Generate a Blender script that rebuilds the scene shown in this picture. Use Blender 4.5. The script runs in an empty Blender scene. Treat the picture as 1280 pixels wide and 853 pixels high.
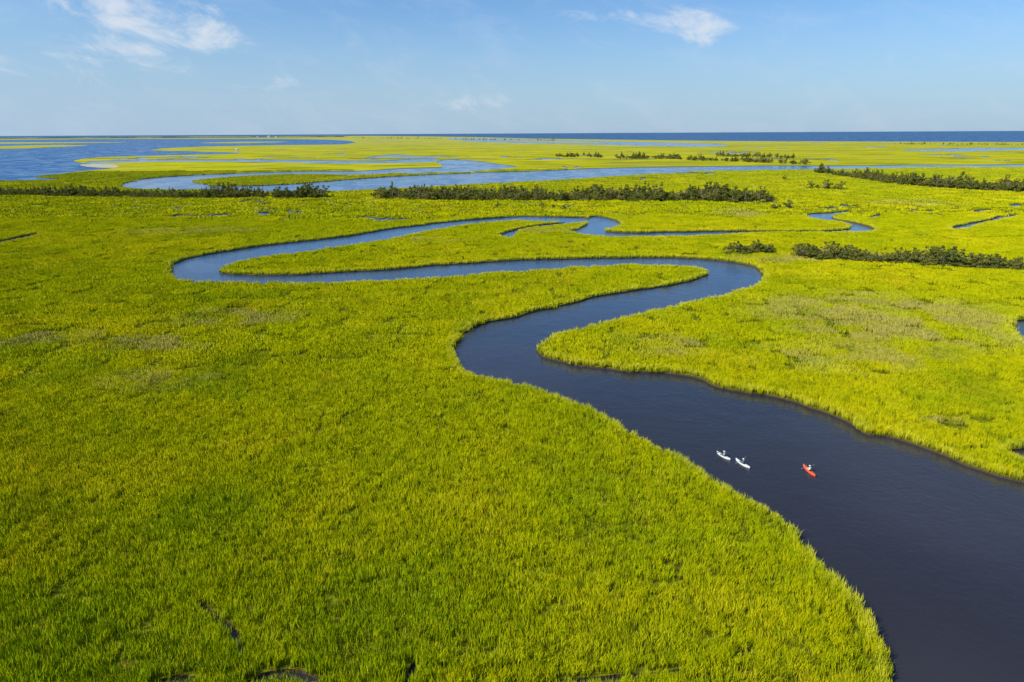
import bpy, bmesh, math, random
import numpy as np
from mathutils import Vector, Matrix, Euler, noise, kdtree
from mathutils.geometry import delaunay_2d_cdt
random.seed(7); rng=np.random.default_rng(7)
S=bpy.context.scene; COL=S.collection
def link(o): COL.objects.link(o); return o

# ------------------------------------------------------------------ camera
H=50.0; F=853.3
R=Matrix.Rotation(math.radians(90-16.94),3,'X') @ Matrix.Rotation(math.radians(-0.29),3,'Z')
cd=bpy.data.cameras.new('camera'); cd.lens=24; cd.sensor_width=36; cd.clip_start=0.5; cd.clip_end=200000
cam=link(bpy.data.objects.new('camera',cd)); cam.matrix_world=Matrix.Translation((0,0,H))@R.to_4x4(); S.camera=cam
def G(u,v,z=0.0):
    "survey point -> metres on the ground (photogrammetry of the traced shoreline)"
    d=R@Vector(((u-640)/F,(426.5-v)/F,-1)); t=(z-H)/d.z
    return (d.x*t,d.y*t)
def DIR(u,v): return (R@Vector(((u-640)/F,(426.5-v)/F,-1))).normalized()

# ------------------------------------------------------------------ shader helpers
class NT:
    def __init__(s,nt): s.nt=nt; s.n=nt.nodes; s.l=nt.links
    def new(s,t,**k):
        n=s.n.new(t)
        for a,b in k.items(): setattr(n,a,b)
        return n
    def put(s,sock,val):
        if isinstance(val,bpy.types.NodeSocket): s.l.new(val,sock)
        else: sock.default_value=val
    def math(s,op,a,b=0.0,c=0.0,clamp=False):
        n=s.new('ShaderNodeMath',operation=op,use_clamp=clamp)
        s.put(n.inputs[0],a); s.put(n.inputs[1],b); s.put(n.inputs[2],c); return n.outputs[0]
    def mix(s,f,a,b,mode='MIX'):
        n=s.new('ShaderNodeMix',data_type='RGBA',blend_type=mode)
        s.put(n.inputs['Factor'],f)
        for k,v in ((6,a),(7,b)):
            s.put(n.inputs[k], v if isinstance(v,bpy.types.NodeSocket) else (*v,1))
        return n.outputs[2]
    def ss(s,x,a,b,lo=0.0,hi=1.0):
        n=s.new('ShaderNodeMapRange',interpolation_type='SMOOTHSTEP')
        s.put(n.inputs[0],x); n.inputs[1].default_value=a; n.inputs[2].default_value=b
        n.inputs[3].default_value=lo; n.inputs[4].default_value=hi; return n.outputs[0]
    def noise(s,vec,scale,detail=3,rough=.5,dist=0.0,dim='3D'):
        n=s.new('ShaderNodeTexNoise',noise_dimensions=dim); s.l.new(vec,n.inputs['Vector'])
        n.inputs['Scale'].default_value=scale; n.inputs['Detail'].default_value=detail
        n.inputs['Roughness'].default_value=rough; n.inputs['Distortion'].default_value=dist
        return n.outputs[0]
    def pos(s): return s.new('ShaderNodeNewGeometry').outputs['Position']
    def scalev(s,v,x,y,z):
        n=s.new('ShaderNodeVectorMath',operation='MULTIPLY'); s.l.new(v,n.inputs[0]); n.inputs[1].default_value=(x,y,z); return n.outputs[0]
def mat(name):
    m=bpy.data.materials.new(name); m.use_nodes=True; m.node_tree.nodes.clear()
    t=NT(m.node_tree); t.out=t.new('ShaderNodeOutputMaterial'); return m,t
def simple(name,col,rough=.6,spec=.3,var=0.15,scale=3):
    m,t=mat(name); p=t.new('ShaderNodeBsdfPrincipled')
    tc=t.new('ShaderNodeTexCoord').outputs['Object']
    n=t.noise(tc,scale,4)
    c=t.mix(t.ss(n,.3,.7),tuple(x*(1-var) for x in col),tuple(min(1,x*(1+var)) for x in col))
    t.l.new(c,p.inputs['Base Color']); p.inputs['Roughness'].default_value=rough; p.inputs['Specular IOR Level'].default_value=spec
    t.l.new(p.outputs[0],t.out.inputs[0]); return m

# localised dry / muddy patches (centre u,v, half sizes, strength), converted to metres
PATCH=[(300,400,85,10,.7),(190,432,80,12,.7),(60,425,70,11,.8),(1110,400,170,32,.85),(830,435,60,14,.7),(975,326,60,5,.9),(925,268,22,5,.9),(1050,320,60,4,.8),
       (1180,531,26,5,.9),(1060,450,130,18,.6),(540,302,50,3,.5),(200,480,80,14,.5),(1140,255,60,5,.5),(240,290,90,5,.4),(700,290,60,4,.4)]
PW=[]
for (u,v,ru,rv,s_) in PATCH:
    c=G(u,v); PW.append((c[0],c[1],abs(G(u+ru,v)[0]-c[0]),abs(G(u,v-rv)[1]-c[1]),s_))
def sst(x,a,b):
    t_=min(1,max(0,(x-a)/(b-a))); return t_*t_*(3-2*t_)
def lerp(a,b,f): return tuple(p*(1-f)+q*f for p,q in zip(a,b))
def N_(x,y,w,s,o=3): return noise.fractal(Vector((x/w,y/w,s)),1.0,2.0,o)   # about -1..1
def furrow(x,y):
    "narrow winding furrows / old drainage lines where the stand is short"
    if y>230: return 0
    a=abs(noise.noise(Vector((x/26,y/26,31)))+.25*noise.noise(Vector((x/7,y/7,3))))
    return sst(.055-a,0,.05)*sst(noise.noise(Vector((x/20,y/20,55))),-.05,.2)
def tint(x,y):
    "cordgrass colour by place: random patches, darker near, duller far out"
    big=N_(x,y,70,1.3); mid=N_(x,y,17,7.7); sm=N_(x,y,5,3.1,2)
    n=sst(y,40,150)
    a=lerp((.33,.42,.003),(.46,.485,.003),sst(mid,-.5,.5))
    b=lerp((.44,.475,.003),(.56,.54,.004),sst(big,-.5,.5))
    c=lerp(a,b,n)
    c=lerp(c,(.63,.56,.008),.5*sst(mid+.4*big,.12,.7))
    c=lerp(c,(.25,.35,.005),.6*sst(-mid+.3*big,.12,.75))
    c=lerp(c,(.47,.32,.015),.45*sst(N_(x,y,30,12.2),.20,.65)*sst(sm,-.25,.4))
    c=lerp(c,(.25,.33,.006),.35*sst(sm,.15,.55))
    c=lerp(c,(.58,.57,.02),.25*sst(-sm,.2,.6))
    e=0
    for cx_,cy_,rx,ry,s_ in PW:
        q=((x-cx_)/rx)**2+((y-cy_)/ry)**2
        if q<1.4: e=max(e,s_*sst(1.4-q,0,1.2))
    c=lerp(c,(.44,.36,.12),.9*e*sst(N_(x,y,9,21,4)+.15,-.25,.35))
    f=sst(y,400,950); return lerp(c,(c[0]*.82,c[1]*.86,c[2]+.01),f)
m_grass,t=mat('cordgrass'); P=t.pos()
at=t.new('ShaderNodeAttribute',attribute_type='INSTANCER',attribute_name='tint'); c=at.outputs['Color']
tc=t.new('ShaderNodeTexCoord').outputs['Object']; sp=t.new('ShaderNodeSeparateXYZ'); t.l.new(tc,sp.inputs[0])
tuft=t.noise(P,.75,2,.55,0,'2D')
c=t.mix(t.ss(tuft,.48,.28,0,.55),c,(.17,.26,.004))
c=t.mix(t.ss(tuft,.54,.74,0,.35),c,(.66,.62,.006))
c=t.mix(t.ss(sp.outputs[2],.75,.1,0,.75),c,(.16,.18,.007))   # leaf bases darkened: self-shade painted into the colour
d=t.new('ShaderNodeBsdfDiffuse'); t.l.new(c,d.inputs['Color'])
nn=t.new('ShaderNodeNewGeometry').outputs['Normal']
va=t.new('ShaderNodeVectorMath',operation='MULTIPLY'); t.l.new(nn,va.inputs[0]); va.inputs[1].default_value=(.8,.8,.8)
vb=t.new('ShaderNodeVectorMath',operation='ADD'); t.l.new(va.outputs[0],vb.inputs[0]); vb.inputs[1].default_value=(0,0,.95)
vn=t.new('ShaderNodeVectorMath',operation='NORMALIZE'); t.l.new(vb.outputs[0],vn.inputs[0]); t.l.new(vn.outputs[0],d.inputs['Normal'])
t.l.new(d.outputs[0],t.out.inputs[0])

m_marsh,t=mat('marsh_soil_and_grass'); P=t.pos()
sp=t.new('ShaderNodeSeparateXYZ'); t.l.new(P,sp.inputs[0])
soil=t.mix(t.ss(t.noise(P,.8,2,.5,0,'2D'),.4,.6),(.10,.105,.010),(.18,.21,.008))
big=t.noise(P,.011,3,.5,0,'2D'); st=t.noise(t.scalev(P,.35,1,0),.022,4,.62,0,'2D'); st2=t.noise(t.scalev(P,.12,.5,0),.012,4,.6,.5,'2D')
c=t.mix(t.ss(big,.35,.65),(.36,.38,.010),(.46,.44,.012))
c=t.mix(t.ss(st,.52,.66,0,.8),c,(.21,.21,.02))
c=t.mix(t.ss(st,.46,.32,0,.7),c,(.48,.42,.08))
c=t.mix(t.ss(st2,.53,.68,0,.8),c,(.22,.24,.03))
c=t.mix(t.ss(sp.outputs[1],350,620),soil,c)
c=t.mix(t.ss(sp.outputs[1],900,5000,0,.45),c,(.38,.39,.14))  # distance haze put into the far marsh colour
nrm=t.new('ShaderNodeNewGeometry').outputs['Normal']; sn=t.new('ShaderNodeSeparateXYZ'); t.l.new(nrm,sn.inputs[0])
c=t.mix(t.ss(sn.outputs[2],.6,.3),c,(.10,.075,.04))      # mud banks
p=t.new('ShaderNodeBsdfDiffuse'); t.l.new(c,p.inputs['Color'])
b=t.new('ShaderNodeBump'); b.inputs['Distance'].default_value=1.2; b.inputs['Strength'].default_value=.6
t.l.new(t.noise(P,.35,4,.7,0,'2D'),b.inputs['Height']); t.l.new(b.outputs[0],p.inputs['Normal'])
t.l.new(p.outputs[0],t.out.inputs[0])

def water(name,deep,deep2,rough,bs,scale,spec=.5,ior=1.33,fd=None):
    m,t=mat(name); P=t.pos()
    p=t.new('ShaderNodeBsdfPrincipled')
    c=t.mix(t.ss(t.noise(P,.02,2,.5,0,'2D'),.35,.65),deep,deep2)
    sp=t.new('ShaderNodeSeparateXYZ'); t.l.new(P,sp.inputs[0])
    if fd: c=t.mix(t.ss(sp.outputs[1],90,420),c,fd)      # bluer with distance: sky reflection put into the base colour
    t.l.new(c,p.inputs['Base Color'])
    r=t.ss(t.noise(t.scalev(P,1,.5,0),.035,4,.6,1.0,'2D'),.35,.65,rough*.7,rough*1.5)
    t.l.new(r,p.inputs['Roughness']); p.inputs['IOR'].default_value=ior; p.inputs['Specular IOR Level'].default_value=spec
    b=t.new('ShaderNodeBump'); b.inputs['Distance'].default_value=.1; b.inputs['Strength'].default_value=bs
    h=t.math('ADD',t.noise(P,scale,4,.6,.3,'2D'),t.math('MULTIPLY',t.noise(P,scale*.22,2,.5,0,'2D'),1.5))
    t.l.new(h,b.inputs['Height']); t.l.new(b.outputs[0],p.inputs['Normal'])
    t.l.new(p.outputs[0],t.out.inputs[0]); return m
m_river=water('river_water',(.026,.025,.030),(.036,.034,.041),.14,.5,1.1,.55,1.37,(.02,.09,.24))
m_sea=water('sea_water',(.008,.06,.17),(.014,.085,.21),.35,.8,.3,.22)
m_sound=water('sound_water',(.016,.085,.23),(.03,.12,.29),.3,.6,.3,.22)
m_sand=simple('sand',(.45,.42,.32),.9,.1,.15,.05)

# ------------------------------------------------------------------ traced shorelines
def cr(pts,closed=True,step=5.0):
    pts=[tuple(p)+((0.0,) if len(p)==2 else ()) for p in pts]; n=len(pts); out=[]
    rngi=range(n) if closed else range(n-1)
    for i in rngi:
        if closed: a,b,c,d=[np.array(pts[(i+k)%n]) for k in (-1,0,1,2)]
        else: a,b,c,d=[np.array(pts[min(max(i+k,0),n-1)]) for k in (-1,0,1,2)]
        L=np.hypot(*(c-b)[:2]); k=max(1,min(60,int(L/step)))
        for j in range(k):
            s=j/k
            q=.5*((2*b)+(-a+c)*s+(2*a-5*b+4*c-d)*s*s+(-a+3*b-3*c+d)*s**3)
            q[2]=b[2]*(1-s)+c[2]*s
            out.append(q)
    if not closed: out.append(np.array(pts[-1]))
    return out
def shore(pts,amp=1.0,step=5.0):
    out=[]
    for q in cr(pts,True,step):
        x,y=G(q[0],q[1],q[2]); d=math.hypot(x,y)
        a=(.65+.0035*d)*amp; s=1/(5+.025*d)
        x+=a*noise.noise(Vector((x*s,y*s,1.7)))+a*.5*noise.noise(Vector((x*s*3,y*s*3,9.7)))
        y+=a*noise.noise(Vector((x*s,y*s,5.1)))+a*.5*noise.noise(Vector((x*s*3,y*s*3,3.1)))
        out.append((x,y))
    return out
def strip(pts,w):
    "meandering creek of width w metres along a traced centreline"
    c=[G(q[0],q[1],.3) for q in cr(pts,False,4)]; L=[];Rr=[]; n=len(c)
    for i,(x,y) in enumerate(c):
        a=c[max(i-1,0)]; b=c[min(i+1,n-1)]; dx,dy=b[0]-a[0],b[1]-a[1]; l=math.hypot(dx,dy) or 1
        ww=w*.5*(.25+.75*math.sin(math.pi*(i+.5)/n))*(1+.6*noise.noise(Vector((x*.2,y*.2,0))))
        L.append((x-dy/l*ww,y+dx/l*ww)); Rr.append((x+dy/l*ww,y-dx/l*ww))
    return L+Rr[::-1]
T=1.35
def z(l,h): return [(a,b,h) for a,b in l]
main=( z([(1180,1150),(1130,1000),(1112,900),(1106,853),(1108,825),(1100,795),(1085,765),(1062,732),(1035,706),(1003,676),(985,652),(955,629),(925,612),(905,602),(870,583),(845,567),(815,550),(780,531),(745,512),(715,500),(680,487),(640,477),(605,469),(583,458),(570,441)],T)
 + z([(570,428),(580,415),(605,404),(640,397),(660,391),(690,385),(725,376),(770,367),(810,361),(845,355),(875,347)],.2)
 + z([(887,339),(878,334),(850,331),(800,330),(740,332),(680,335),(620,340),(560,345),(500,348.5),(440,351),(390,352),(330,352.5),(280,351.5),(240,349.5),(218,346),(212,339)],T)
 + z([(213,331),(225,326),(260,319),(300,312),(350,305),(400,300),(440,295),(480,288),(530,281.5),(580,276),(630,272),(680,271),(735,273)],.1)
 + z([(738,276),(700,276),(640,275.5),(600,278),(560,284),(520,291),(480,299),(440,305),(400,311),(360,316),(320,321),(292,328),(276,336)],T)
 + z([(276,340),(290,343),(320,344.5),(370,344.5),(420,341.5),(480,338),(540,333),(600,329),(660,326),(720,324),(780,323),(840,323),(890,326),(925,330),(946,335)],0)
 + z([(956,342),(951,350),(936,358),(915,365),(880,373),(850,380),(800,390),(750,401),(710,411),(685,421),(669,432)],T)
 + z([(670,441),(690,450),(730,458),(780,464),(830,468),(870,473),(895,482),(930,490),(980,500),(1020,513),(1060,530),(1085,543),(1110,546),(1150,558),(1185,570),(1215,585),(1250,597),(1280,606),(1340,625),(1450,660),(1700,760),(1900,1000),(1600,1150)],0))
WATER=[shore(main),
 shore([(712,291),(725,286),(735,279),(737,272),(755,272),(775,279),(772,285),(757,290),(790,292),(830,291),(888,290),(950,290),(1020,290),(1060,287),(1055,281),(1030,277),(1008,273),(1012,268),(1040,266),(1062,264),(1060,267),(1040,270),(1045,275),(1070,280),(1094,287),(1088,291.5),(1050,292.5),(1000,292.5),(940,293.5),(890,296.5),(840,298),(790,298.5),(750,298)],.5,3),
 shore([(622,296),(640,289),(668,283),(700,279.5),(735,277),(735,279),(700,283),(680,285),(650,290),(640,299)],.3,3),
 shore([(1187,285),(1210,280),(1235,276),(1250,270.5),(1270,269.5),(1268,272.5),(1252,276),(1225,282),(1205,288),(1190,289)],.5,3),
 shore([(1266,405),(1280,401),(1320,399),(1330,440),(1280,433),(1272,425)],.6),
 shore([(1258,569),(1280,563),(1330,560),(1330,588),(1280,580)],.6),
 shore([(-60,308),(0,302),(20,298),(47,293),(50,295),(30,300),(0,306),(-60,314)],.5,3),
 shore([(152,234),(175,237.5),(240,238),(262,232),(242,227),(300,221.5),(370,218.5),(440,219.5),(500,217.5),(560,216),(600,214),(645,209),(620,205),(590,201),(555,200),(545,204),(552,209),(500,211),(450,214),(380,214.5),(300,217),(230,220),(180,224),(155,230)],.5,3),
 shore([(240,233.5),(310,232.5),(370,230),(420,226),(480,221.5),(540,218.5),(600,216),(680,213.5),(740,211),(800,209.5),(880,208.5),(960,207.5),(1050,207.5),(1150,206.5),(1280,206),(1500,204),(1500,207),(1280,209),(1150,210),(1050,212),(980,213),(900,214),(830,217.5),(760,222),(700,226),(650,228.5),(600,231),(530,235),(470,238),(400,240.5),(330,240.5),(255,238.5)],.5,3),
 shore([(105,205),(200,202.5),(330,203),(430,205),(530,203.5),(548,201),(540,198),(500,200),(460,201.5),(330,200),(200,200),(110,202)],.3,3),
 shore([(455,198),(490,193.5),(520,195),(560,196),(520,197.5),(490,197)],.3,3),
 shore([(560,173.6),(650,174.3),(760,177),(900,180.5),(890,183.6),(780,182),(680,180),(600,177.5)],.2,3),
 shore([(1130,187.3),(1200,186),(1280,184.8),(1400,184),(1400,187),(1280,188),(1200,189.5),(1130,188.7)],.2,3),
 shore([(-900,232),(0,227),(45,221.5),(92,215.5),(140,210.5),(118,206),(92,202),(120,197.5),(190,195),(300,192.5),(240,189.5),(190,188),(230,184.5),(330,182),(430,180.6),(440,177),(390,174.5),(250,173.8),(100,174.2),(0,175),(-900,180)],.3,4),
 # tidal creeks and pools
 strip([(-60,372),(0,368),(40,358),(70,350),(78,342)],2.0),
 strip([(40,278),(100,276),(160,277),(210,272)],2.5),
 strip([(240,745),(262,765),(290,790),(306,828)],.9),
 strip([(180,862),(215,850),(252,850)],1.1),
 strip([(300,862),(335,847),(370,845),(402,852)],1.6),
 strip([(500,870),(512,848),(518,828)],1.0),
 strip([(620,872),(690,856),(760,850),(820,843),(852,838)],.9),
 strip([(920,822),(932,814),(945,822)],.7),
 strip([(870,300),(930,303),(1000,304),(1060,300)],2.0),
 strip([(1120,262),(1180,266),(1240,262),(1300,260)],4),
 strip([(1180,296),(1230,298),(1300,296)],3),
 strip([(1110,266),(1090,272),(1098,280)],3),
 strip([(520,470),(560,465),(590,463)],.8),
 strip([(285,365),(250,358),(225,352)],1.0),
]
for i in range(130):      # far tidal ponds / creeklets
    u=random.uniform(60,1400); v=random.choice([random.uniform(172,200),random.uniform(172,232),random.uniform(176,200),random.uniform(250,275)])
    L=random.uniform(10,90); k=[]
    for j in range(6): k.append((u+L*j/5, v+random.uniform(-1,1)*(v-165)*.03))
    WATER.append(strip(k,random.uniform(.04,.20)*(50*853/(v-165))**.72*(.5 if v>240 else 1)))
LAND=[shore([(0,183),(60,181.5),(110,182.2),(60,184.5),(0,186.5),(-200,187)],.2,4),
 shore([(-100,178.6),(60,178),(160,178.2),(60,179.6),(-100,180.5)],.2,4),
 shore([(250,179),(300,177.5),(360,177.6),(300,179.4)],.2,4),
 shore([(330,224),(370,221),(430,221.5),(400,224.5),(360,226),(335,226)],.3,3),
 shore([(620,176),(700,177),(760,179.2),(700,178.8)],.1,3)]
coast=[(2300,183),(1700,180),(1280,178),(1100,177.3),(900,176.4),(700,174),(600,171.8),(500,170.4),(430,170.2),(200,171.4),(0,172.6),(-400,174.8),(-1200,180)]
OUTER=[(-9000,-400),(9000,-400)]+[G(q[0],q[1]) for q in cr(coast,False,12)]

def inside(poly,X,Y):
    poly=np.asarray(poly); r=np.zeros(X.shape,bool); n=len(poly)
    k=(X>=poly[:,0].min())&(X<=poly[:,0].max())&(Y>=poly[:,1].min())&(Y<=poly[:,1].max())
    if not k.any(): return r
    x_,y_=X[k],Y[k]; q=np.zeros(x_.shape,bool)
    for i in range(n):
        x1,y1=poly[i]; x2,y2=poly[(i+1)%n]
        if y1==y2: continue
        c=(y1>y_)!=(y2>y_)
        q^= c & (x_<(x2-x1)*(y_-y1)/(y2-y1)+x1)
    r[k]=q; return r
def is_land(X,Y):
    r=inside(OUTER,X,Y)
    for p in WATER: r&=~inside(p,X,Y)
    for p in LAND: r|=inside(p,X,Y)
    return r
vc=[];ed=[]
for poly in [OUTER]+WATER+LAND:
    b=len(vc); vc+= [Vector(p) for p in poly]; n=len(poly); ed+=[(b+i,b+(i+1)%n) for i in range(n)]
res=delaunay_2d_cdt(vc,ed,[],0,1e-3)
V2=np.array([tuple(v) for v in res[0]]); TRI=np.array([list(f) for f in res[2]])
C=V2[TRI].mean(axis=1); keep=is_land(C[:,0],C[:,1]); TRI=TRI[keep]
ZL=.38
me=bpy.data.meshes.new('marsh_ground')
cnt={}
for f in TRI:
    for i in range(3):
        a,b=int(f[i]),int(f[(i+1)%3]); cnt[(a,b)]=1
skirt=[(a,b) for (a,b) in cnt if (b,a) not in cnt]
n0=len(V2)
verts=[(x,y,ZL) for x,y in V2]+[(x,y,-.4) for x,y in V2]
faces=[tuple(int(i) for i in f) for f in TRI]+[(b,a,a+n0,b+n0) for a,b in skirt]
me.from_pydata(verts,[],faces); me.update()
bm=bmesh.new(); bm.from_mesh(me); bmesh.ops.delete(bm,geom=[v for v in bm.verts if not v.link_faces],context='VERTS'); bm.to_mesh(me); bm.free()
me.materials.append(m_marsh); link(bpy.data.objects.new('marsh_ground',me))
def mkkd(pts):
    k=kdtree.KDTree(len(pts))
    for i,q in enumerate(pts): k.insert((q[0],q[1],0),i)
    k.balance(); return k
pts=[]
for a,b in skirt:
    A,B=V2[a],V2[b]; d=np.linalg.norm(B-A)
    if min(A[1],B[1])>1300: continue
    k=max(1,min(40,int(d/.5)))
    for j in range(k): pts.append(A+(B-A)*j/k)
kd=mkkd(pts)
pts=[]
for poly in WATER[:13]:
    for i in range(len(poly)):
        A,B=np.array(poly[i-1]),np.array(poly[i]); k=max(1,min(20,int(np.linalg.norm(B-A))))
        for j in range(k): pts.append(A+(B-A)*j/k)
kdm=mkkd(pts)

def sheet(name,poly,zz,m):
    me=bpy.data.meshes.new(name); bm=bmesh.new()
    r=delaunay_2d_cdt([Vector(p) for p in poly],[],[list(range(len(poly)))],1,1e-4)
    vs=[bm.verts.new((v.x,v.y,zz)) for v in r[0]]
    for f in r[2]:
        try: bm.faces.new([vs[i] for i in f])
        except Exception: pass
    bmesh.ops.recalc_face_normals(bm,faces=bm.faces[:])
    for f in bm.faces:
        if f.normal.z<0: f.normal_flip()
    bm.to_mesh(me); bm.free(); me.materials.append(m); return link(bpy.data.objects.new(name,me))
sheet('river_water',[(-12000,-2000),(12000,-2000),(30000,30000),(-30000,30000)],0,m_river)
cw=[G(q[0],q[1]) for q in cr(coast,False,12)]
sheet('ocean',cw+[(-90000,cw[-1][1]),(-90000,95000),(90000,95000),(90000,cw[0][1])],.2,m_sea)
sheet('sound_water',WATER[13],.1,m_sound)
sheet('sandbar',shore([(100,206.5),(128,205.5),(150,208),(146,210),(130,210.5),(108,209)],.2,3),ZL+.15,m_sand)
bs=[G(q[0],q[1]) for q in cr([(1700,180),(1280,178),(1100,177.3),(900,176.4),(700,174)],False,12)]
bz=[(x,y-90*(1+.6*noise.noise(Vector((x*.002,0,0))))) for x,y in bs]
sheet('beach',bs+bz[::-1],ZL+.2,m_sand)

# ------------------------------------------------------------------ instancing
def gn_scatter(name,coll,P,rot,scl,tnt=None):
    me=bpy.data.meshes.new(name); me.from_pydata([tuple(p) for p in P],[],[])
    a=me.attributes.new('rot','FLOAT','POINT'); a.data.foreach_set('value',np.asarray(rot,dtype=np.float32))
    a=me.attributes.new('scl','FLOAT_VECTOR','POINT'); a.data.foreach_set('vector',np.asarray(scl,dtype=np.float32).ravel())
    if tnt is not None:
        a=me.attributes.new('tint','FLOAT_VECTOR','POINT'); a.data.foreach_set('vector',np.asarray(tnt,dtype=np.float32).ravel())
    o=link(bpy.data.objects.new(name,me))
    g=bpy.data.node_groups.new(name,'GeometryNodeTree')
    g.interface.new_socket('Geometry',in_out='INPUT',socket_type='NodeSocketGeometry'); g.interface.new_socket('Geometry',in_out='OUTPUT',socket_type='NodeSocketGeometry')
    N=g.nodes; L=g.links
    i=N.new('NodeGroupInput'); o2=N.new('NodeGroupOutput'); ip=N.new('GeometryNodeInstanceOnPoints'); ci=N.new('GeometryNodeCollectionInfo')
    ci.inputs[0].default_value=coll; ci.inputs['Separate Children'].default_value=True; ci.inputs['Reset Children'].default_value=True
    na=N.new('GeometryNodeInputNamedAttribute'); na.data_type='FLOAT'; na.inputs[0].default_value='rot'
    nb=N.new('GeometryNodeInputNamedAttribute'); nb.data_type='FLOAT_VECTOR'; nb.inputs[0].default_value='scl'
    cx=N.new('ShaderNodeCombineXYZ'); L.new(na.outputs[0],cx.inputs[2])
    L.new(i.outputs[0],ip.inputs['Points']); L.new(ci.outputs[0],ip.inputs['Instance']); ip.inputs['Pick Instance'].default_value=True
    L.new(cx.outputs[0],ip.inputs['Rotation']); L.new(nb.outputs[0],ip.inputs['Scale']); L.new(ip.outputs[0],o2.inputs[0])
    md=o.modifiers.new('scatter','NODES'); md.node_group=g
    return o

def clump(name,half,nb,w,h,tuft,spread,m,hv=.2):
    "square-ish tile of cordgrass: nb blades grouped in tufts"
    V=[];Fc=[]
    cen=[(random.uniform(-half,half),random.uniform(-half,half),random.uniform(1-hv,1+hv*.9)) for _ in range(max(1,nb//tuft))]
    for k in range(nb):
        cx_,cy_,ch=cen[k%len(cen)]
        x=cx_+random.gauss(0,spread); y=cy_+random.gauss(0,spread)
        a=random.uniform(0,6.283); hh=h*ch*random.uniform(.7,1.1); lean=hh*random.uniform(.05,.38)
        la=random.uniform(0,6.283); lx,ly=math.cos(la)*lean+.10*hh,math.sin(la)*lean
        wx,wy=math.cos(a)*w*.5,math.sin(a)*w*.5; b=len(V)
        V+=[(x-wx,y-wy,0),(x+wx,y+wy,0),(x-wx*.85+lx*.35,y-wy*.85+ly*.35,hh*.6),(x+wx*.85+lx*.35,y+wy*.85+ly*.35,hh*.6),(x+lx,y+ly,hh*random.uniform(.9,1))]
        Fc+=[(b,b+1,b+3,b+2),(b+2,b+3,b+4)]
    me=bpy.data.meshes.new(name); me.from_pydata(V,[],Fc); me.materials.append(m); return bpy.data.objects.new(name,me)
def clumps(cname,n,*a):
    c=bpy.data.collections.new(cname)
    for i in range(n): c.objects.link(clump('grass_clump',*a))
    return c
HOLES=[]
for (u,v,r) in [(430,595,1.0),(452,637,1.1),(447,412,1.2),(860,706,1.2),(838,690,.7),(512,391,1.5),(640,560,.5),(622,592,.5),(1010,775,.7),(330,690,.6),(620,815,.8),(505,790,.5),(690,730,.5),(270,560,.5),(150,610,.5),(870,790,.7),(1170,532,2.5),(395,470,1.2),(745,640,.5),(960,700,.6)]:
    x,y=G(u,v,.6)
    for k in range(4): HOLES.append((x+random.gauss(0,r*1.6),y+random.gauss(0,r*.9),r*random.uniform(.4,.9)))
HA=np.array(HOLES)
def zone(name,coll,y0,y1,sp,dmin,dmax,kind,jit=.35):
    ys=np.arange(y0-36,y1+36,sp); X=[];Y=[]
    for y in ys:
        w=.86*max(y,0)+30; xs=np.arange(-w,w,sp); X.append(xs); Y.append(np.full(xs.shape,y))
    X=np.concatenate(X);Y=np.concatenate(Y)
    X=X+rng.uniform(-jit,jit,X.shape)*sp; Y=Y+rng.uniform(-jit,jit,Y.shape)*sp
    wob=np.array([34*noise.noise(Vector((x*.03,y*.03,0)))+14*noise.noise(Vector((x*.11,y*.11,3))) for x,y in zip(X,Y)])
    k=((Y+wob)>y0)&((Y+wob)<y1+2.5) if y0>30 else ((Y+wob)<y1+2.5)&(Y>20); X,Y=X[k],Y[k]
    k=is_land(X,Y); X,Y=X[k],Y[k]
    P=[];r=[];s=[];c=[]
    for x,y in zip(X,Y):
        d=kd.find((x,y,0))[2]
        dh=(np.hypot(HA[:,0]-x,HA[:,1]-y)-HA[:,2]).min() if y<220 else 99
        if dh<0: continue
        if kind=='bank': d2=d
        elif kind=='edge': d2=d if d<dh+.5 else max(dh+.5,dmin)
        else: d2=min(d,dh+.5)
        if d2<dmin*random.uniform(.4,1.0) or d2>=dmax: continue
        n=noise.noise(Vector((x*.12,y*.12,0)))+(.55 if sp<2.5 else .25)*noise.noise(Vector((x*.33,y*.33,4)))+.6*noise.noise(Vector((x*.03,y*.03,8)))
        hs=(1+.30*n)*random.uniform(.96,1.04)
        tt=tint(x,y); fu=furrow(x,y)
        hs*=1-.45*fu; tt=lerp(tt,(.15,.20,.008),.5*fu)
        if kind=='bank':
            dm=kdm.find((x,y,0))[2]; w=sst(-dm,-dmax*1.3,-dmax*.4)
            hs*=1+.15*w; tt=lerp(tt,(.66,.64,.06),.50*w)
        hs=min(max(hs,.45),1.7); q=random.uniform(.94,1.1)
        P.append((x,y,ZL-.03)); r.append(random.choice((0,1.5708,3.1416,4.7124))+random.gauss(0,.12)); s.append((q,q,hs))
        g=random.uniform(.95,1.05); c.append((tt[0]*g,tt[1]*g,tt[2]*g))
    print(name,len(P)); return gn_scatter(name,coll,P,r,s,c)
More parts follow.
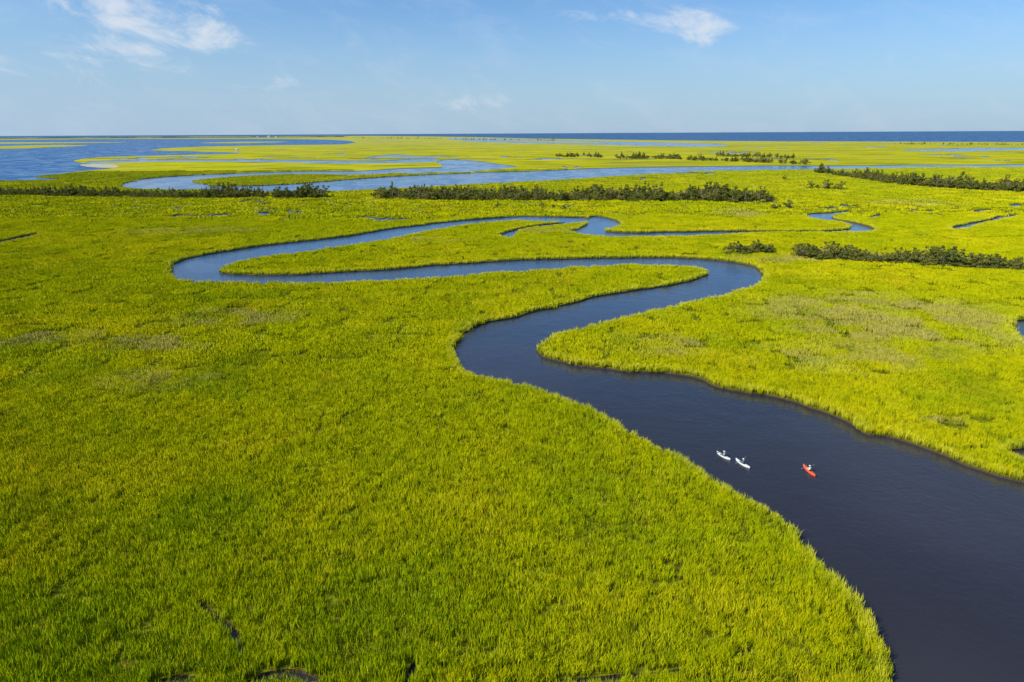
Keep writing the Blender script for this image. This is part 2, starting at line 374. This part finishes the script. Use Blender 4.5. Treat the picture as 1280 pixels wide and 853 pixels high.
# interior tiles + small tufts along every bank and gap; the outermost row is the tall pale levee fringe
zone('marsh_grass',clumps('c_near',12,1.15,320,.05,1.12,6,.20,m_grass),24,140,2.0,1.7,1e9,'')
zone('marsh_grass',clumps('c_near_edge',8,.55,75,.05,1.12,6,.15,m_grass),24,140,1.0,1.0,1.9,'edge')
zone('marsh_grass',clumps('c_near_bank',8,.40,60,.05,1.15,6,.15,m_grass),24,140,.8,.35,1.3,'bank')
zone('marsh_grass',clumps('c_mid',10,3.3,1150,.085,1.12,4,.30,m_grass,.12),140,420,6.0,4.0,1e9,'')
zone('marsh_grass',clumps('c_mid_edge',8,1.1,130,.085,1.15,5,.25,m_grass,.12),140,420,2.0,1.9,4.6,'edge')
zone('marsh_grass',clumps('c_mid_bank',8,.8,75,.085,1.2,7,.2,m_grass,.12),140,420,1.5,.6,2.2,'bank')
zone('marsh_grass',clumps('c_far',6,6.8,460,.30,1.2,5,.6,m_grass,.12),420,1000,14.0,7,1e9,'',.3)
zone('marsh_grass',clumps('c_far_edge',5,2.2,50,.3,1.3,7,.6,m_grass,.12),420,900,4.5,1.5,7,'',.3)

# ------------------------------------------------------------------ trees
m_bark=simple('bark',(.26,.20,.15),.9,.1)
def leafmat(name,a,b):
    m,t=mat(name); P=t.pos(); oi=t.new('ShaderNodeObjectInfo').outputs['Random']
    c=t.mix(t.ss(t.noise(P,.5,2,.6),.35,.65),a,b); c=t.mix(t.ss(oi,.2,1,0,.6),c,(.26,.23,.045))
    p=t.new('ShaderNodeBsdfDiffuse'); t.l.new(c,p.inputs['Color'])
    t.l.new(p.outputs[0],t.out.inputs[0]); return m
m_leaf=leafmat('foliage',(.09,.12,.025),(.20,.22,.04))
def tube(bm,pts,rad,seg=6,mi=0):
    rings=[]
    for i,p in enumerate(pts):
        a=Vector(pts[max(i-1,0)]); b=Vector(pts[min(i+1,len(pts)-1)]); d=(b-a).normalized()
        q=d.to_track_quat('Z','Y'); rings.append([bm.verts.new(Vector(p)+q@Vector((math.cos(6.2832*k/seg)*rad[i],math.sin(6.2832*k/seg)*rad[i],0))) for k in range(seg)])
    for r0,r1 in zip(rings,rings[1:]):
        for k in range(seg):
            f=bm.faces.new((r0[k],r0[(k+1)%seg],r1[(k+1)%seg],r1[k])); f.material_index=mi; f.smooth=True
    for r,rev in ((rings[0],True),(rings[-1],False)):
        f=bm.faces.new(r[::-1] if rev else r); f.material_index=mi
def tree(kind):
    bm=bmesh.new(); h={'cedar':7.5,'oak':6.5,'shrub':3.2,'dead':6}[kind]*random.uniform(.85,1.15)
    lx,ly=random.uniform(-.5,.5),random.uniform(-.5,.5)
    top=Vector((lx,ly,h*.8)); tube(bm,[(0,0,-.3),(lx*.3,ly*.3,h*.35),tuple(top)],[.17,.13,.04],7,0)
    ends=[]
    for i in range(10 if kind!='shrub' else 7):
        s=random.uniform(.15,.85); b=Vector((lx*s,ly*s,h*.8*s)); a=i*2.4+random.random()
        ln={'cedar':2.1*(1.05-s),'oak':2.7*(1.1-.5*s),'shrub':1.4,'dead':1.8}[kind]*random.uniform(.6,1.3)
        e=b+Vector((math.cos(a)*ln,math.sin(a)*ln,ln*random.uniform(.1,.6))); m=(b+e)/2+Vector((0,0,-.12*ln))
        tube(bm,[tuple(b),tuple(m),tuple(e)],[.08,.06,.025],5,0); ends.append(e)
        if random.random()<.6: ends.append(m)
    ends+= [top+Vector((0,0,h*.12)),top]
    if kind!='dead':
        for e in ends:
            R0=random.uniform(.5,1.05)*{'cedar':.75,'oak':1.0,'shrub':.75}[kind]
            for k in range(36):
                v=Vector((random.gauss(0,1),random.gauss(0,1),random.gauss(0,.75))); v=v.normalized()*R0*random.random()**.35; v.z*=.8
                c=e+v; s=random.uniform(.13,.27); q=Euler((random.uniform(0,6),random.uniform(0,6),random.uniform(0,6))).to_matrix()
                vs=[bm.verts.new(c+q@Vector(w)) for w in ((-s,-s*.5,0),(s,-s*.6,.05),(s*.8,s*.6,0),(-s*.7,s*.6,.05))]
                f=bm.faces.new(vs); f.material_index=1
    me=bpy.data.meshes.new('tree_variant'); bm.to_mesh(me); bm.free(); me.materials.append(m_bark); me.materials.append(m_leaf); return bpy.data.objects.new('tree_variant',me)
def tcoll(n,kinds):
    c=bpy.data.collections.new(n)
    for k in kinds: c.objects.link(tree(k))
    return c
c_mixed=tcoll('c_mixed',['cedar','oak','shrub','oak','cedar','shrub','dead','oak','shrub','dead'])
c_shrub=tcoll('c_shrub',['shrub','shrub','oak','shrub','dead'])
def row(name,coll,line,n,depth,smin,smax,gap=-.35):
    P=[];r=[];s=[]; L=[G(a,b) for a,b in line]
    seg=[math.dist(L[i],L[i+1]) for i in range(len(L)-1)]; tot=sum(seg)
    for k in range(n):
        d=random.random()*tot; i=0
        while d>seg[i] and i<len(seg)-1: d-=seg[i]; i+=1
        f=d/seg[i]; x=L[i][0]*(1-f)+L[i+1][0]*f; y=L[i][1]*(1-f)+L[i+1][1]*f
        y+=random.uniform(0,1)*depth
        dens=noise.noise(Vector((x*.035,y*.02,2)))+.5*noise.noise(Vector((x*.12,y*.06,5)))
        if dens<gap*random.uniform(.6,1.2): continue
        x+=random.gauss(0,2)
        q=random.uniform(smin,smax)*(1+.6*dens)*(1.25 if random.random()<.08 else 1); P.append((x,y,ZL-.1)); r.append(random.uniform(0,6.28)); s.append((q*random.uniform(1,1.35),q*random.uniform(1,1.35),q))
    return gn_scatter(name,coll,P,r,s)
row('distant_tree_line',c_mixed,[(-220,242),(0,245),(100,247),(200,249),(325,249)],1000,24,.65,1.15,-.9)
row('distant_tree_line',c_shrub,[(340,249),(402,248.5)],100,10,1.0,1.6,-.9)
row('distant_tree_line',c_mixed,[(472,250),(560,252),(700,253),(800,253),(900,253.5),(972,253)],1000,45,.65,1.4,-.6)
row('distant_tree_line',c_mixed,[(1040,219),(1090,226),(1130,232),(1200,238),(1280,242),(1360,243)],650,50,.8,1.6,-.5)
row('distant_tree_line',c_shrub,[(1008,325),(1080,330),(1160,334),(1220,338),(1290,341)],440,9,.55,1.05,-.9)
row('distant_tree_line',c_shrub,[(915,322),(935,321),(968,318)],34,6,.5,.95,-.1)
row('distant_tree_line',c_mixed,[(775,199),(855,200)],130,60,.8,1.5)
row('distant_tree_line',c_mixed,[(698,197),(757,197.5)],70,50,.8,1.3)
row('distant_tree_line',c_mixed,[(860,201),(930,203),(1015,207)],150,50,.8,1.5)
row('distant_tree_line',c_mixed,[(900,196),(1000,199)],110,60,.8,1.5)
row('distant_tree_line',c_mixed,[(1130,181),(1280,182),(1400,182)],90,90,.8,1.3)
row('distant_tree_line',c_mixed,[(440,173),(560,174.5),(700,176.5)],120,200,1.2,2.4)
row('distant_shrubs',c_shrub,[(1015,237),(1060,240)],14,10,.8,1.2)
row('distant_shrubs',c_shrub,[(985,226),(1010,227)],14,8,.8,1.3)
row('distant_shrubs',c_shrub,[(975,262),(1010,263)],8,8,.5,.9)
row('distant_shrubs',c_shrub,[(620,262),(760,264),(900,262)],22,14,.4,.8)

# distant mainland with tiny buildings on the left horizon
m_far=simple('distant_woods',(.05,.075,.07),.9,.05,.2,.002)
m_bld=simple('pale_render',(.5,.5,.5),.8,.1,.05,.1)
bm=bmesh.new(); prev=None
for i in range(401):
    u=-300+ i*(730/400); x,y=G(u,171.6-.0051*(u-200)); s=12000/max(y,1); x*=s;y*=s
    hgt=max(1.5,11+9*noise.noise(Vector((x*.002,0,0)))+6*noise.noise(Vector((x*.01,3,0))))
    a=bm.verts.new((x,y,0)); b=bm.verts.new((x,y+40,hgt)); c=bm.verts.new((x,y+400,hgt*.9))
    if prev: bm.faces.new((prev[0],a,b,prev[1])); bm.faces.new((prev[1],b,c,prev[2]))
    prev=(a,b,c)
me=bpy.data.meshes.new('distant_shoreline'); bm.to_mesh(me); bm.free(); me.materials.append(m_far); link(bpy.data.objects.new('distant_shoreline',me))
def house(name,x,y,w,d,h):
    bm=bmesh.new()
    v=[bm.verts.new(p) for p in ((-w,-d,0),(w,-d,0),(w,d,0),(-w,d,0),(-w,-d,h),(w,-d,h),(w,d,h),(-w,d,h),(-w,0,h*1.3),(w,0,h*1.3))]
    for f in ((0,1,5,4),(1,2,6,5),(2,3,7,6),(3,0,4,7),(4,5,9,8),(6,7,8,9),(5,6,9),(7,4,8)): bm.faces.new([v[i] for i in f])
    me=bpy.data.meshes.new(name); bm.to_mesh(me); bm.free(); me.materials.append(m_bld); o=link(bpy.data.objects.new(name,me)); o.location=(x,y,0); return o
for u,w,h in ((322,12,14),(336,20,20),(345,14,16)):
    x,y=G(u,171.5); s=11900/y; house('distant_building',x*s,11900,w,15,h)
x,y=G(296,189.5); house('marsh_cabin',x,y,4,3,7)

# ------------------------------------------------------------------ kayaks and kayakers
def join_obj(name,bm,mats,parent=None,smooth=True):
    me=bpy.data.meshes.new(name); bm.to_mesh(me); bm.free()
    for m in mats: me.materials.append(m)
    if smooth:
        for p in me.polygons: p.use_smooth=True
    o=link(bpy.data.objects.new(name,me))
    if parent: o.parent=parent
    return o
m_black=simple('black_rubber',(.02,.02,.02),.5,.3)
m_skin=simple('skin',(.48,.28,.19),.5,.3,.05)
def hull(L,W,m,parent):
    bm=bmesh.new(); rings=[]; N=28; seg=16
    for i in range(N+1):
        s=-1+2*i/N; x=s*L/2; w=max(.012,W/2*(1-abs(s)**2.3)**.75); sheer=.24+.16*abs(s)**2.5; keel=-.10+.16*abs(s)**4
        ring=[]
        for k in range(seg):
            a=6.2832*k/seg; cy=math.cos(a)*w; sz=math.sin(a)
            mid=sheer*.62; zz= mid+(sheer+.03-mid)*sz if sz>0 else mid+(mid-keel)*sz
            ring.append(bm.verts.new((x,math.copysign(abs(math.cos(a))**.8*w,cy),zz)))
        rings.append(ring)
    for a,b in zip(rings,rings[1:]):
        for k in range(seg): bm.faces.new((a[k],a[(k+1)%seg],b[(k+1)%seg],b[k]))
    bm.faces.new(rings[0]); bm.faces.new(rings[-1][::-1]); bmesh.ops.recalc_face_normals(bm,faces=bm.faces[:])
    join_obj('hull',bm,[m],parent)
    bm=bmesh.new(); pts=[(.12+.62*math.cos(a),.235*math.sin(a),.285) for a in np.linspace(0,6.2832,29)]; tube(bm,pts,[.022]*29,6); join_obj('cockpit_rim',bm,[m_black],parent)
    bm=bmesh.new(); bm.faces.new([bm.verts.new((p[0],p[1],.275)) for p in pts[:-1]]); join_obj('cockpit_shade_disc',bm,[m_black],parent)  # flat black disc paints the shade of the open cockpit
    bm=bmesh.new(); tube(bm,[(-.42,-.15,.30),(-.46,0,.5),(-.42,.15,.30)],[.04,.05,.04],6); join_obj('seat_back',bm,[m_black],parent)
    bm=bmesh.new(); tube(bm,[(-L*.33,-.14,.295),(-L*.26,0,.31),(-L*.33,.14,.295)],[.012]*3,5); tube(bm,[(L*.30,-.14,.29),(L*.37,0,.33),(L*.30,.14,.29)],[.012]*3,5); join_obj('deck_lines',bm,[m_black],parent)
def person(shirt,vest,hat,parent_loc,rotz,tilt,idx):
    e=bpy.data.objects.new('kayaker',None); link(e); e.location=parent_loc; e.rotation_euler=(0,0,rotz)
    ty=tilt
    hl=Vector((.42,.30,.56-ty*.3)); hr=Vector((.42,-.30,.56+ty*.3))
    V=[(-.15,0,.20),(-.17,0,.38),(-.15,0,.58),(-.13,0,.72),(-.11,0,.80),(-.09,0,.90),
       (-.14,.19,.69),(.06,.29,.50),(hl.x-.05,hl.y,hl.z),(-.14,-.19,.69),(.06,-.29,.50),(hr.x-.05,hr.y,hr.z),
       (-.02,.11,.20),(.34,.14,.33),(.66,.11,.20),(-.02,-.11,.20),(.34,-.14,.33),(.66,-.11,.20)]
    E=[(0,1),(1,2),(2,3),(3,4),(4,5),(3,6),(6,7),(7,8),(3,9),(9,10),(10,11),(0,12),(12,13),(13,14),(0,15),(15,16),(16,17)]
    rr=[(.17,.15),(.15,.12),(.17,.13),(.13,.10),(.055,.055),(.06,.06),(.07,.07),(.048,.048),(.032,.032),(.07,.07),(.048,.048),(.032,.032),(.10,.10),(.07,.07),(.05,.05),(.10,.10),(.07,.07),(.05,.05)]
    me=bpy.data.meshes.new('body'); me.from_pydata(V,E,[]); o=link(bpy.data.objects.new('body',me)); o.parent=e
    md=o.modifiers.new('skin','SKIN')
    for i,v in enumerate(me.skin_vertices[0].data): v.radius=rr[i]; v.use_root=(i==0)
    sb=o.modifiers.new('sub','SUBSURF'); sb.levels=1; sb.render_levels=2
    m,t=mat('kayaker_clothes'); tc=t.new('ShaderNodeTexCoord').outputs['Object']; sp=t.new('ShaderNodeSeparateXYZ'); t.l.new(tc,sp.inputs[0])
    c=t.mix(t.math('GREATER_THAN',sp.outputs[2],.27),(.03,.04,.07),shirt)
    vst=t.math('MULTIPLY',t.math('LESS_THAN',t.math('ABSOLUTE',sp.outputs[1]),.17),t.math('MULTIPLY',t.math('GREATER_THAN',sp.outputs[2],.36),t.math('LESS_THAN',sp.outputs[0],.04)))
    c=t.mix(vst,c,vest)
    c=t.mix(t.math('GREATER_THAN',sp.outputs[2],.785),c,(.48,.28,.19))
    p=t.new('ShaderNodeBsdfPrincipled'); t.l.new(c,p.inputs['Base Color']); p.inputs['Roughness'].default_value=.7; t.l.new(p.outputs[0],t.out.inputs[0])
    me.materials.append(m)
    bm=bmesh.new(); bmesh.ops.create_uvsphere(bm,u_segments=16,v_segments=12,radius=1)
    for v in bm.verts:
        c=v.co; w=1-.22*max(0,-c.z); v.co=Vector((c.x*.10*w,c.y*.078*w,c.z*.125))
    hd=join_obj('head',bm,[m_skin],e); hd.location=(-.07,0,.95)
    bm=bmesh.new(); tube(bm,[(.085,0,.02),(.115,0,-.015),(.09,0,-.025)],[.008,.016,.01],5)
    for sy in (1,-1):
        bmesh.ops.create_icosphere(bm,subdivisions=1,radius=.022,matrix=Matrix.Translation((0,sy*.08,0)))
    f=join_obj('nose_and_ears',bm,[m_skin],e); f.location=(-.07,0,.95)
    bm=bmesh.new()
    for sy in (1,-1): bmesh.ops.create_icosphere(bm,subdivisions=1,radius=.011,matrix=Matrix.Translation((.09,sy*.032,.01)))
    tube(bm,[(.088,-.025,-.062),(.094,0,-.065),(.088,.025,-.062)],[.004]*3,4)
    f=join_obj('eyes_and_mouth',bm,[m_black],e); f.location=(-.07,0,.95)
    bm=bmesh.new(); prev=None
    for r_,z_ in ((.19,.045),(.115,.05),(.112,.10),(.08,.145),(.01,.155)):
        ring=[bm.verts.new((math.cos(a)*r_,math.sin(a)*r_*.88,z_)) for a in np.linspace(0,6.2832,17)[:-1]]
        if prev:
            for k in range(16): bm.faces.new((prev[k],prev[(k+1)%16],ring[(k+1)%16],ring[k]))
        prev=ring
    bm.faces.new(prev); h=join_obj('sun_hat',bm,[hat],e); h.location=(-.07,0,.95)
    d=(hl-hr).normalized(); mid=(hl+hr)/2; a=mid-d*1.05; b=mid+d*1.05
    bm=bmesh.new(); tube(bm,[tuple(a),tuple(b)],[.015,.015],8); join_obj('paddle_shaft',bm,[m_black],e)
    bm=bmesh.new()
    for c0,sg in ((mid-d*.72,-1),(mid+d*.72,1)):
        q=[]
        for (s,w) in ((-.02,.02),(.06,.06),(.20,.085),(.32,.075),(.39,.03)):
            q.append((c0+d*sg*s,w))
        up=Vector((0,0,1)).cross(d).cross(d).normalized(); up=(up+Vector((.5,0,0))).normalized()
        L1=[bm.verts.new(c+up*w) for c,w in q]; L2=[bm.verts.new(c-up*w) for c,w in q]
        for k in range(4): bm.faces.new((L1[k],L1[k+1],L2[k+1],L2[k]))
    pb=join_obj('paddle_blades',bm,[m_blade],e); s=pb.modifiers.new('t','SOLIDIFY'); s.thickness=.04
    bm=bmesh.new()
    for hp,sg in ((hl,1),(hr,-1)):
        tube(bm,[tuple(hp+Vector((-.06,0,0))),tuple(hp+Vector((-.02,0,.024)))],[.028,.036],8)
        for k,ln in enumerate((.9,1.0,.95,.8)):
            o_=hp+d*(-.033+.022*k); q=[o_+Vector((-.02,0,.03)),o_+Vector((.012,0,.034*ln)),o_+Vector((.032,0,.006)),o_+Vector((.018*ln,0,-.026*ln))]
            tube(bm,[tuple(x) for x in q],[.010,.0095,.009,.007],6)
        q=[hp-d*sg*.035+Vector((-.03,0,.0)),hp-d*sg*.05+Vector((-.01,0,-.025)),hp-d*sg*.045+Vector((.018,0,-.028))]
        tube(bm,[tuple(x) for x in q],[.012,.011,.008],6)
    join_obj('hands',bm,[m_skin],e)
m_blade=simple('grey_blade',(.25,.27,.28),.4,.4,.04)
m_white=simple('white_hull',(.66,.70,.68),.3,.5,.04)
m_teal=simple('pale_grey_hull',(.58,.65,.62),.3,.5,.05)
m_orange=simple('orange_red_hull',(.80,.11,.03),.3,.5,.06)
m_hatw=simple('hat_white',(.75,.72,.65),.8,.1)
def kayak(u0,v0,u1,v1,L,m,shirt,vest,hat,tilt,idx):
    a=Vector(G(u0,v0,.2)); b=Vector(G(u1,v1,.2)); c=(a+b)/2; ang=math.atan2(b.y-a.y,b.x-a.x)
    e=link(bpy.data.objects.new('kayak',None)); e.location=(c.x,c.y,-.02); e.rotation_euler=(0,0,ang)
    hull(L,.76,m,e); person(shirt,vest,hat,(c.x,c.y,-.02),ang,tilt,idx)
kayak(1019,595,1004,581,3.7,m_orange,(.75,.66,.6),(.80,.75,.7),m_hatw,.25,0)
kayak(911,573.5,898,566,3.1,m_teal,(.12,.18,.22),(.60,.60,.55),m_hatw,-.3,1)
kayak(936,584,921,574.5,3.3,m_white,(.12,.18,.22),(.10,.16,.22),m_hatw,.35,2)

# ------------------------------------------------------------------ light and sky
EL=math.radians(42); AZ=math.radians(-112)
sd=Vector((math.sin(AZ)*math.cos(EL),math.cos(AZ)*math.cos(EL),math.sin(EL)))
sl=bpy.data.lights.new('sun','SUN'); sl.energy=5.0; sl.angle=math.radians(.5); sl.color=(1,.94,.79)
so=link(bpy.data.objects.new('sun',sl)); so.rotation_euler=sd.to_track_quat('Z','Y').to_euler(); so.location=(-100,-100,200)
w=bpy.data.worlds.new('World'); S.world=w; w.use_nodes=True; w.node_tree.nodes.clear(); t=NT(w.node_tree)
sky=t.new('ShaderNodeTexSky',sky_type='NISHITA'); sky.sun_disc=False; sky.sun_elevation=EL; sky.sun_rotation=AZ%(2*math.pi); sky.altitude=50; sky.air_density=1.0; sky.dust_density=.6; sky.ozone_density=2.5
D=t.new('ShaderNodeTexCoord').outputs['Generated']
sp=t.new('ShaderNodeSeparateXYZ'); t.l.new(D,sp.inputs[0])
el=t.math('ARCSINE',sp.outputs[2]); az=t.math('ARCTAN2',sp.outputs[0],sp.outputs[1])
cv=t.new('ShaderNodeCombineXYZ'); t.l.new(az,cv.inputs[0]); t.l.new(t.math('MULTIPLY',t.math('ADD',el,t.math('MULTIPLY',az,.20)),2.3),cv.inputs[1])
wisp=t.noise(cv.outputs[0],10,9,.68,.35,'2D')
tot=None
for (u,v,ru,rv,rot,amt) in [(185,14,95,28,-.22,1.12),(215,42,58,19,-.25,1.08),(150,62,75,9,.05,.88),(870,33,46,17,-.25,1.02),(800,29,85,12,-.12,.92),(340,105,55,10,.1,.72),(590,130,70,12,.1,.6),(60,75,150,34,.1,.62)]:
    d=DIR(u,v); ca,ce=math.atan2(d.x,d.y),math.asin(d.z); sx,sy=ru/F,rv/F
    dx=t.math('SUBTRACT',az,ca); dy=t.math('SUBTRACT',el,ce); c_,s_=math.cos(rot),math.sin(rot)
    x=t.math('DIVIDE',t.math('ADD',t.math('MULTIPLY',dx,c_),t.math('MULTIPLY',dy,s_)),sx)
    y=t.math('DIVIDE',t.math('SUBTRACT',t.math('MULTIPLY',dy,c_),t.math('MULTIPLY',dx,s_)),sy)
    q=t.math('ADD',t.math('MULTIPLY',x,x),t.math('MULTIPLY',y,y))
    e=t.math('MULTIPLY',t.ss(q,2.2,-.4),amt); tot=e if tot is None else t.math('MAXIMUM',tot,e)
cl=t.ss(t.math('ADD',wisp,t.math('MULTIPLY',t.math('SUBTRACT',tot,1.0),.34)),.29,.66,0,.80)
cl=t.math('MULTIPLY',cl,t.math('GREATER_THAN',sp.outputs[2],0))
veil=t.math('MULTIPLY',t.ss(wisp,.42,.75),.12)
cl=t.math('MAXIMUM',cl,veil)
skyc=t.mix(1.0,sky.outputs[0],(.80,1.10,1.42),'MULTIPLY')
# humid haze layer: paler towards the horizon, a little denser on the sun side
hz=t.math('ADD',t.ss(el,.18,-.02,0,.80),t.math('MULTIPLY',t.ss(el,.30,.0),t.ss(az,.2,-.8,0,.16)),clamp=True)
skyc=t.mix(hz,skyc,(4.1,5.6,7.4))
bgc=t.mix(cl,skyc,(7.4,7.9,8.6))
bg=t.new('ShaderNodeBackground'); t.l.new(bgc,bg.inputs[0]); bg.inputs[1].default_value=.10
o=t.new('ShaderNodeOutputWorld'); t.l.new(bg.outputs[0],o.inputs[0])
S.view_settings.view_transform='Standard'; S.view_settings.look='None'; S.view_settings.exposure=0
